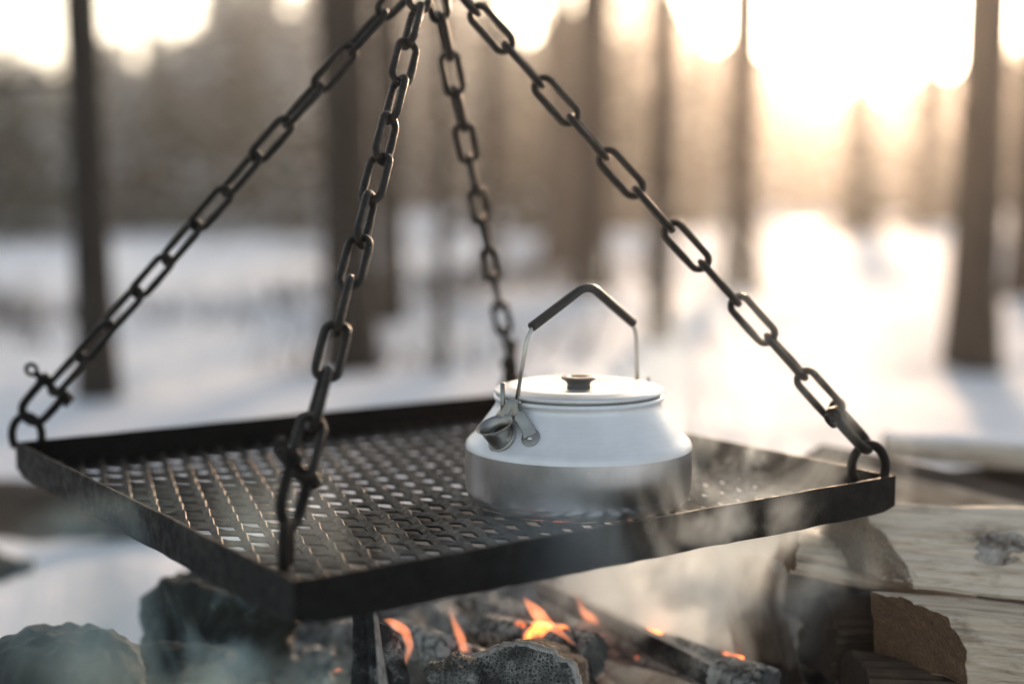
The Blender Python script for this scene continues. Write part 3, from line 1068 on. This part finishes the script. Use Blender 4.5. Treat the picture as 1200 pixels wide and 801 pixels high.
# ------------------------------------------------------------------ flames
def flame_mat():
    m = bpy.data.materials.new('flame_gas')
    m.use_nodes = True
    t = m.node_tree
    for n_ in list(t.nodes): t.nodes.remove(n_)
    out = N(t, 'ShaderNodeOutputMaterial')
    e = N(t, 'ShaderNodeEmission')
    e.inputs['Color'].default_value = (1.0, .28, .11, 1)
    e.inputs['Strength'].default_value = 60
    t.links.new(e.outputs[0], out.inputs['Volume'])
    return m
FM = flame_mat()
def flame(pts, rads, label):
    ps = [at(*p) for p in pts]
    o0 = ps[0].copy()
    # subdivide
    rads = [r_ * .85 for r_ in rads]
    fine, fr = [], []
    def cr(a, b, c, d, t):
        return .5 * ((2 * b) + (c - a) * t + (2 * a - 5 * b + 4 * c - d) * t * t + (3 * b - a - 3 * c + d) * t ** 3)
    for i in range(len(ps) - 1):
        i0, i3 = max(i - 1, 0), min(i + 2, len(ps) - 1)
        for k in range(7):
            t = k / 7
            fine.append(Vector([cr(ps[i0][c_], ps[i][c_], ps[i + 1][c_], ps[i3][c_], t) for c_ in range(3)]) - o0)
            fr.append(max(.0002, cr(rads[i0], rads[i], rads[i + 1], rads[i3], t)))
    fine.append(ps[-1] - o0); fr.append(rads[-1])
    for i in range(1, len(fine) - 1):
        fine[i] = fine[i] + Vector((noise.noise(fine[i] * 120), noise.noise(fine[i] * 120 + Vector((5, 5, 5))), 0)) * .0012
    mb = MB(); mb.tube(fine, fr, 14)
    me = mesh_from('flame', mb.v, mb.f, [FM])
    link('flame', me, None, o0, label, 'flame', 'small flames licking up from the burning logs')
flame([(474, 780, .885), (480, 757, .885), (473, 738, .89), (458, 728, .90), (448, 726, .90)], [.0005, .0032, .0042, .0030, .0003], 'curved pale orange flame on top of the upright split log')
flame([(548, 778, 1.05), (541, 752, 1.05), (534, 732, 1.06), (526, 712, 1.07)], [.0005, .0042, .0032, .0005], 'thin wispy flame rising to the right of the upright split log')
flame([(676, 756, 1.02), (658, 742, 1.02), (640, 728, 1.02), (627, 716, 1.03), (613, 698, 1.04)], [.0004, .0030, .0050, .0062, .0004], 'largest orange flame, burning left of the thin charred stick')
flame([(640, 762, 1.08), (634, 750, 1.08), (626, 742, 1.08)], [.0008, .0060, .0008], 'short reddish flame just under the largest flame')
flame([(704, 732, 1.12), (694, 724, 1.12), (684, 716, 1.13), (672, 692, 1.15)], [.0006, .0046, .0035, .0004], 'small yellow-orange flame tip beside the thin charred stick')
flame([(388, 788, 1.0), (396, 784, 1.0), (404, 786, 1.0)], [.0005, .0022, .0004], 'tiny flame low on the left of the upright split log')

# ------------------------------------------------------------------ trees
def trunk_part(h, r, parent, seed, lean=0.0):
    mb = MB()
    pts, rad = [], []
    for i in range(26):
        t = i / 25
        z = h * t
        pts.append(Vector((lean * z + .04 * h / 10 * noise.noise(Vector((t * 3, seed, 0))), .04 * noise.noise(Vector((t * 3, 0, seed))), z - .15)))
        rad.append(r * (1 - .72 * t) * (1 + .05 * noise.noise(Vector((t * 12, seed, 4)))) + (r * .35 * max(0, 1 - z / .25)))
    mb.tube(pts, rad, 14, m=0)
    o = mb.build('trunk', M['trunk'], parent)
    return pts
def crown_mesh(seed, h, rb, n_br, leaf, low=.15, snow=.45, taper=.8):
    rr = np.random.RandomState(seed)
    V, Fc, mi = [], [], []
    k = 0
    for b in range(n_br):
        t = low + (1 - low) * (rr.rand() ** 1.15)
        z = h * t
        Rb = rb * (1 - t) ** taper * (.65 + .5 * rr.rand())
        az = rr.rand() * 6.283
        nl = max(3, int(Rb / leaf * 4.5))
        sn = rr.rand() < snow
        for i in range(nl):
            f_ = (i + rr.rand()) / nl
            rad_ = Rb * f_
            wob = (rr.rand() - .5) * .45 * Rb * f_ ** .5
            p = np.array([math.cos(az) * rad_ - math.sin(az) * wob, math.sin(az) * rad_ + math.cos(az) * wob, z - .28 * rad_ + (rr.rand() - .5) * .2])
            s_ = leaf * (.5 + .8 * rr.rand())
            a = rr.randn(3); a /= np.linalg.norm(a)
            c = rr.randn(3); c -= a * c.dot(a); c /= np.linalg.norm(c)
            top = sn and rr.rand() < .7
            if top:
                a[2] *= .3; c[2] *= .3
            V += [p - a * s_, p + c * s_ * .45, p + a * s_, p - c * s_ * .45]
            Fc.append((k, k + 1, k + 2, k + 3)); k += 4
            mi.append(2 if top else (1 if rr.rand() < .35 else 0))
    return V, Fc, mi

def pine(px, base_y, width_px, label, h=11, lean=0.0, seed=0, name='pine_tree', crown_low=.55):
    y = ZC * F_PX / (base_y - 223.0)
    x = (px - 600) / F_PX * y
    r = width_px / F_PX * y / 2
    z = ground_h(x, y)
    t = empty(name, (x, y, z), label, 'tree', 'bare trunked trees standing in the snow around the fire')
    top = trunk_part(h, r, t, seed, lean)
    rb = min(2.6, .9 + r * 10, h * .10)
    V, Fc, mi = crown_mesh(seed + 100, h * 1.04, rb, 90, .22, crown_low, .35)
    lx = lean
    V = [(v[0] + lx * v[2], v[1], v[2]) for v in V]
    # limbs
    mb = MB()
    mb.add(V, Fc, 0)
    mb.m = list(mi)
    rr = random.Random(seed)
    for i in range(14):
        tt = crown_low + (1 - crown_low) * i / 15
        az = rr.uniform(0, 6.28)
        p = top[min(25, int(tt * 25))]
        L = rb * (1 - tt) * 1.1 + .3
        mb.tube([p, p + Vector((math.cos(az) * L * .5, math.sin(az) * L * .5, .05)), p + Vector((math.cos(az) * L, math.sin(az) * L, -.1))], [r * .28, r * .18, r * .05], 6, m=3)
    mb.build('crown', [M['needle'], M['needle2'], M['snowy'], M['trunk']], t, smooth=False)
    # stubs of dead branches on the bare trunk
    for i in range(3):
        tt = rr.uniform(.12, crown_low)
        az = rr.uniform(0, 6.28)
        p = top[int(tt * 25)]
        m2 = MB()
        L = rr.uniform(.12, .5)
        m2.tube([p, p + Vector((math.cos(az) * L, math.sin(az) * L, -.08 * L))], [r * .16 + .003, .002], 6)
        m2.build('dead_branch', M['trunk'], t)
    return t
pine(112, 500, 47, 'dark slender pine trunk leaning slightly left, at the far left of the picture', seed=1, lean=-.028, h=9)
pine(410, 446, 62, 'stout pine trunk in the gap between the left chain and the nearest chain', seed=2, lean=-.008)
pine(518, 462, 15, 'thin bare sapling just left of the back chain', seed=3, h=5, lean=.0, name='young_pine_tree')
pine(774, 425, 30, 'slim dark trunk rising just right of the kettle handle', seed=4, h=8)
pine(1141, 450, 60, 'thick pine trunk near the right edge above the firewood stack', seed=5)
pine(1208, 388, 52, 'dark trunk cut off by the right edge of the picture', seed=6)
pine(692, 372, 46, 'broad hazy trunk directly behind the kettle handle', seed=7)
pine(868, 350, 44, 'sunlit hazy trunk with the right chain crossing in front of it', seed=8)
pine(456, 385, 34, 'grey-brown trunk close behind the stout trunk between the chains', seed=9)
pine(652, 320, 36, 'far faint trunk left of the broad one behind the kettle', seed=12)
pine(575, 330, 22, 'far faint trunk just right of the back chain', seed=13)
pine(-40, 420, 34, 'pine just outside the left edge of the picture', seed=14)

# twiggy undergrowth poking through the snow
mb = MB()
for k in range(46):
    px = rnd.uniform(-150, 1350); y = rnd.uniform(5.5, 30) if k > 12 else rnd.uniform(4, 9)
    if 640 < px < 1180 and y < 9: continue
    x = (px - 600) / F_PX * y
    for i in range(60):
        a, rr_ = rnd.uniform(0, 6.28), rnd.uniform(0, .35) * (1 + y * .04)
        p = Vector((x + rr_ * math.cos(a) * 1.8, y + rr_ * math.sin(a), 0)); p.z = ground_h(p.x, p.y) - .02
        L = rnd.uniform(.06, .28)
        d = Vector((rnd.uniform(-.6, .6), rnd.uniform(-.6, .6), 1)).normalized()
        mb.tube([p, p + d * L * .6, p + d * L + Vector((rnd.uniform(-.05, .05), 0, 0))], [.006, .004, .001], 4, cap=False)
mb.build('undergrowth', M['trunk'], None, label='low brown twigs poking through the snow of the clearing', kind='stuff')

# snowy young spruces between the clearing and the wood
def spruce(px, y, top_py, rb, label, seed, snow):
    x = (px - 600) / F_PX * y
    h = ZC + y * (223 - top_py) / F_PX
    z = ground_h(x, y)
    t = empty('spruce_tree', (x, y, z), label, 'tree', 'young snowy spruces at the edge of the clearing')
    V, Fc, mi = crown_mesh(seed, h, rb, int(60 + 20 * h), .24, .05, snow)
    link('crown', mesh_from('spruce_crown', V, Fc, [M['needle'], M['needle2'], M['snowy']], mi, False), t)
    m2 = MB(); m2.tube([(0, 0, -.2), (0, 0, h * .5), (0, 0, h)], [.07, .045, .01], 8)
    m2.build('trunk', M['trunk'], t)
spruce(12, 25, 75, 1.7, 'dark green spruce at the left edge, left of the slender leaning pine', 301, .25)
spruce(205, 28, 85, 1.8, 'snow-laden spruce right of the slender leaning pine on the left', 302, .6)
spruce(285, 32, 20, 2.1, 'greyish spruce behind the middle of the left chain', 303, .5)
spruce(345, 26, 100, 1.5, 'low snowy spruce just left of the stout pine trunk', 304, .65)
spruce(620, 26, 70, 1.6, 'brownish spruce between the back chain and the broad hazy trunk', 305, .3)
spruce(735, 22, 60, 1.2, 'brown spruce left of the slim dark trunk by the kettle handle', 306, .2)
spruce(1004, 21, 112, .32, 'faint slender spruce between the two bright snow patches under the sun', 308, .1)
spruce(1084, 20, 95, .36, 'pale slender spruce just left of the thick right-hand trunk', 309, .1)
spruce(820, 28, 60, 1.5, 'golden backlit spruce between the slim dark trunk and the sunlit trunk', 307, .3)

# far wood: many spruces merging into one mass
def sky_line(px):
    pts = [(-700, -20), (-100, 40), (0, 55), (60, 70), (120, 60), (135, 40), (240, 30), (255, -40), (345, -25), (360, 15), (380, -50), (560, -50), (585, 15), (700, 20), (715, -30), (780, 0), (800, 28), (860, 40), (900, 78), (960, 98), (1010, 96), (1060, 80), (1130, 84), (1180, 40), (1260, 10), (1400, -20), (2000, -20)]
    for (a, b), (c, d) in zip(pts, pts[1:]):
        if a <= px <= c:
            return b + (d - b) * (px - a) / (c - a)
    return -20
V, Fc, mi = [], [], []
rr = np.random.RandomState(5)
mbw = MB()
for row, (dist, count, spread) in enumerate(((45, 76, 2.4), (55, 90, 2.3), (66, 110, 2.2), (78, 150, 2.0))):
    for i in range(count):
        px = 600 + (i + rr.rand() * .8 - count / 2) * (1200 * spread / count)
        y = dist + rr.rand() * 7 - 3.5
        x = (px - 600) / F_PX * y
        yt = sky_line(px) + rr.rand() * 30 * (1 if row < 2 else .4) + (25 if row == 0 else 0) - (6 if row == 3 else 0)
        h = ZC + y * (223 - yt) / F_PX
        h *= (1.0 + .12 * (rr.rand() - .6))
        z = ground_h(x, y)
        rb = min(2.4, .55 + h * .19)
        v, f, m_ = crown_mesh(1000 + row * 100 + i, h, rb, int(26 + h * 7), .32, .04, .85 if px < 560 else .35, .5)
        k = len(V)
        V += [(p[0] + x, p[1] + y, p[2] + z) for p in v]
        Fc += [tuple(q + k for q in ff) for ff in f]
        mi += m_
        mbw.tube([(x, y, z - .2), (x, y, z + h * .5), (x, y, z + h)], [.10 + h * .006, .06, .01], 6)
k = len(V)
V += mbw.v; Fc += [tuple(q + k for q in ff) for ff in mbw.f]; mi += [3] * len(mbw.f)
link('far_wood', mesh_from('far_wood', V, Fc, [M['needle'], M['needle2'], M['snowy'], M['trunk']], mi, False), None, None,
     'distant wood of snowy spruces glowing in low sun behind the clearing', 'wood', None, 'stuff')

# ------------------------------------------------------------------ haze, smoke
def volume_box(name, lo, hi, m, kind=None, label=None, cat=None):
    c = [(a + b) / 2 for a, b in zip(lo, hi)]; s_ = [(b - a) / 2 for a, b in zip(lo, hi)]
    mb = MB(); mb.box(Matrix.Identity(4), *s_)
    me = mesh_from(name, mb.v, mb.f, [m], None, False)
    return link(name, me, None, c, label, cat, None, kind)
hm = bpy.data.materials.new('haze_air'); hm.use_nodes = True
t = hm.node_tree
for n_ in list(t.nodes): t.nodes.remove(n_)
out = N(t, 'ShaderNodeOutputMaterial')
pv = N(t, 'ShaderNodeVolumePrincipled')
pv.inputs['Color'].default_value = (.96, .94, .92, 1)
pv.inputs['Density'].default_value = .0028
pv.inputs['Anisotropy'].default_value = .85
t.links.new(pv.outputs[0], out.inputs['Volume'])
volume_box('haze', (-120, -8, -2.5), (120, 92, 16.0), hm, 'stuff')

def smoke_mat(name, dens, size, thr, col=(.76, .88, .96), aniso=.55, scale=9, dist=1.2):
    m = bpy.data.materials.new(name); m.use_nodes = True
    t = m.node_tree
    for n_ in list(t.nodes): t.nodes.remove(n_)
    out = N(t, 'ShaderNodeOutputMaterial')
    pv = N(t, 'ShaderNodeVolumePrincipled')
    pv.inputs['Color'].default_value = (*col, 1)
    pv.inputs['Anisotropy'].default_value = aniso
    tc = N(t, 'ShaderNodeTexCoord')
    mp = N(t, 'ShaderNodeMapping'); mp.inputs['Scale'].default_value = (1, 1, .6)
    t.links.new(tc.outputs['Object'], mp.inputs[0])
    nz = N(t, 'ShaderNodeTexNoise', Scale=scale, Detail=4, Roughness=.6, Distortion=dist)
    t.links.new(mp.outputs[0], nz.inputs['Vector'])
    mr = N(t, 'ShaderNodeMapRange'); mr.inputs[1].default_value = thr; mr.inputs[2].default_value = thr + .22
    t.links.new(nz.outputs['Fac'], mr.inputs[0])
    # fade to nothing at the domain's edge
    sc = N(t, 'ShaderNodeVectorMath', operation='DIVIDE'); sc.inputs[1].default_value = size
    t.links.new(tc.outputs['Object'], sc.inputs[0])
    ln = N(t, 'ShaderNodeVectorMath', operation='LENGTH')
    t.links.new(sc.outputs[0], ln.inputs[0])
    m2 = N(t, 'ShaderNodeMapRange'); m2.inputs[1].default_value = 1.0; m2.inputs[2].default_value = .35
    t.links.new(ln.outputs['Value'], m2.inputs[0])
    mu = N(t, 'ShaderNodeMath', operation='MULTIPLY'); t.links.new(mr.outputs[0], mu.inputs[0]); t.links.new(m2.outputs[0], mu.inputs[1])
    mu2 = N(t, 'ShaderNodeMath', operation='MULTIPLY'); t.links.new(mu.outputs[0], mu2.inputs[0]); mu2.inputs[1].default_value = dens
    t.links.new(mu2.outputs[0], pv.inputs['Density'])
    t.links.new(pv.outputs[0], out.inputs['Volume'])
    return m
def smoke(c, size, dens, thr, label, **kw):
    mm = smoke_mat('smoke_vapour', dens, size, thr, **kw)
    lo = [c[i] - size[i] for i in range(3)]; hi = [c[i] + size[i] for i in range(3)]
    return volume_box('smoke', lo, hi, mm, 'stuff', label, 'smoke')
SM = True
if SM:
    smoke(at(830, 560, 1.08), (.16, .12, .24), 34, .50, 'bright drifting smoke rising between the kettle and the right corner of the tray')
    smoke(at(765, 690, 1.17), (.085, .10, .075), 80, .50, 'thick pale curling smoke under the right half of the tray')
    smoke(at(240, 720, .90), (.17, .08, .10), 28, .50, 'blue-grey smoke drifting under the left side of the tray', col=(.50, .74, .84))
    smoke(at(470, 610, .84), (.14, .06, .05), 9, .50, 'thin greenish smoke passing over the near edge of the tray')
    smoke(at(790, 640, .84), (.15, .05, .055), 22, .46, 'hazy smoke veiling the front rim of the tray below the kettle')
    smoke(at(760, 400, 1.08), (.06, .05, .06), 9, .52, 'faint steam curling beside the kettle handle', scale=16)
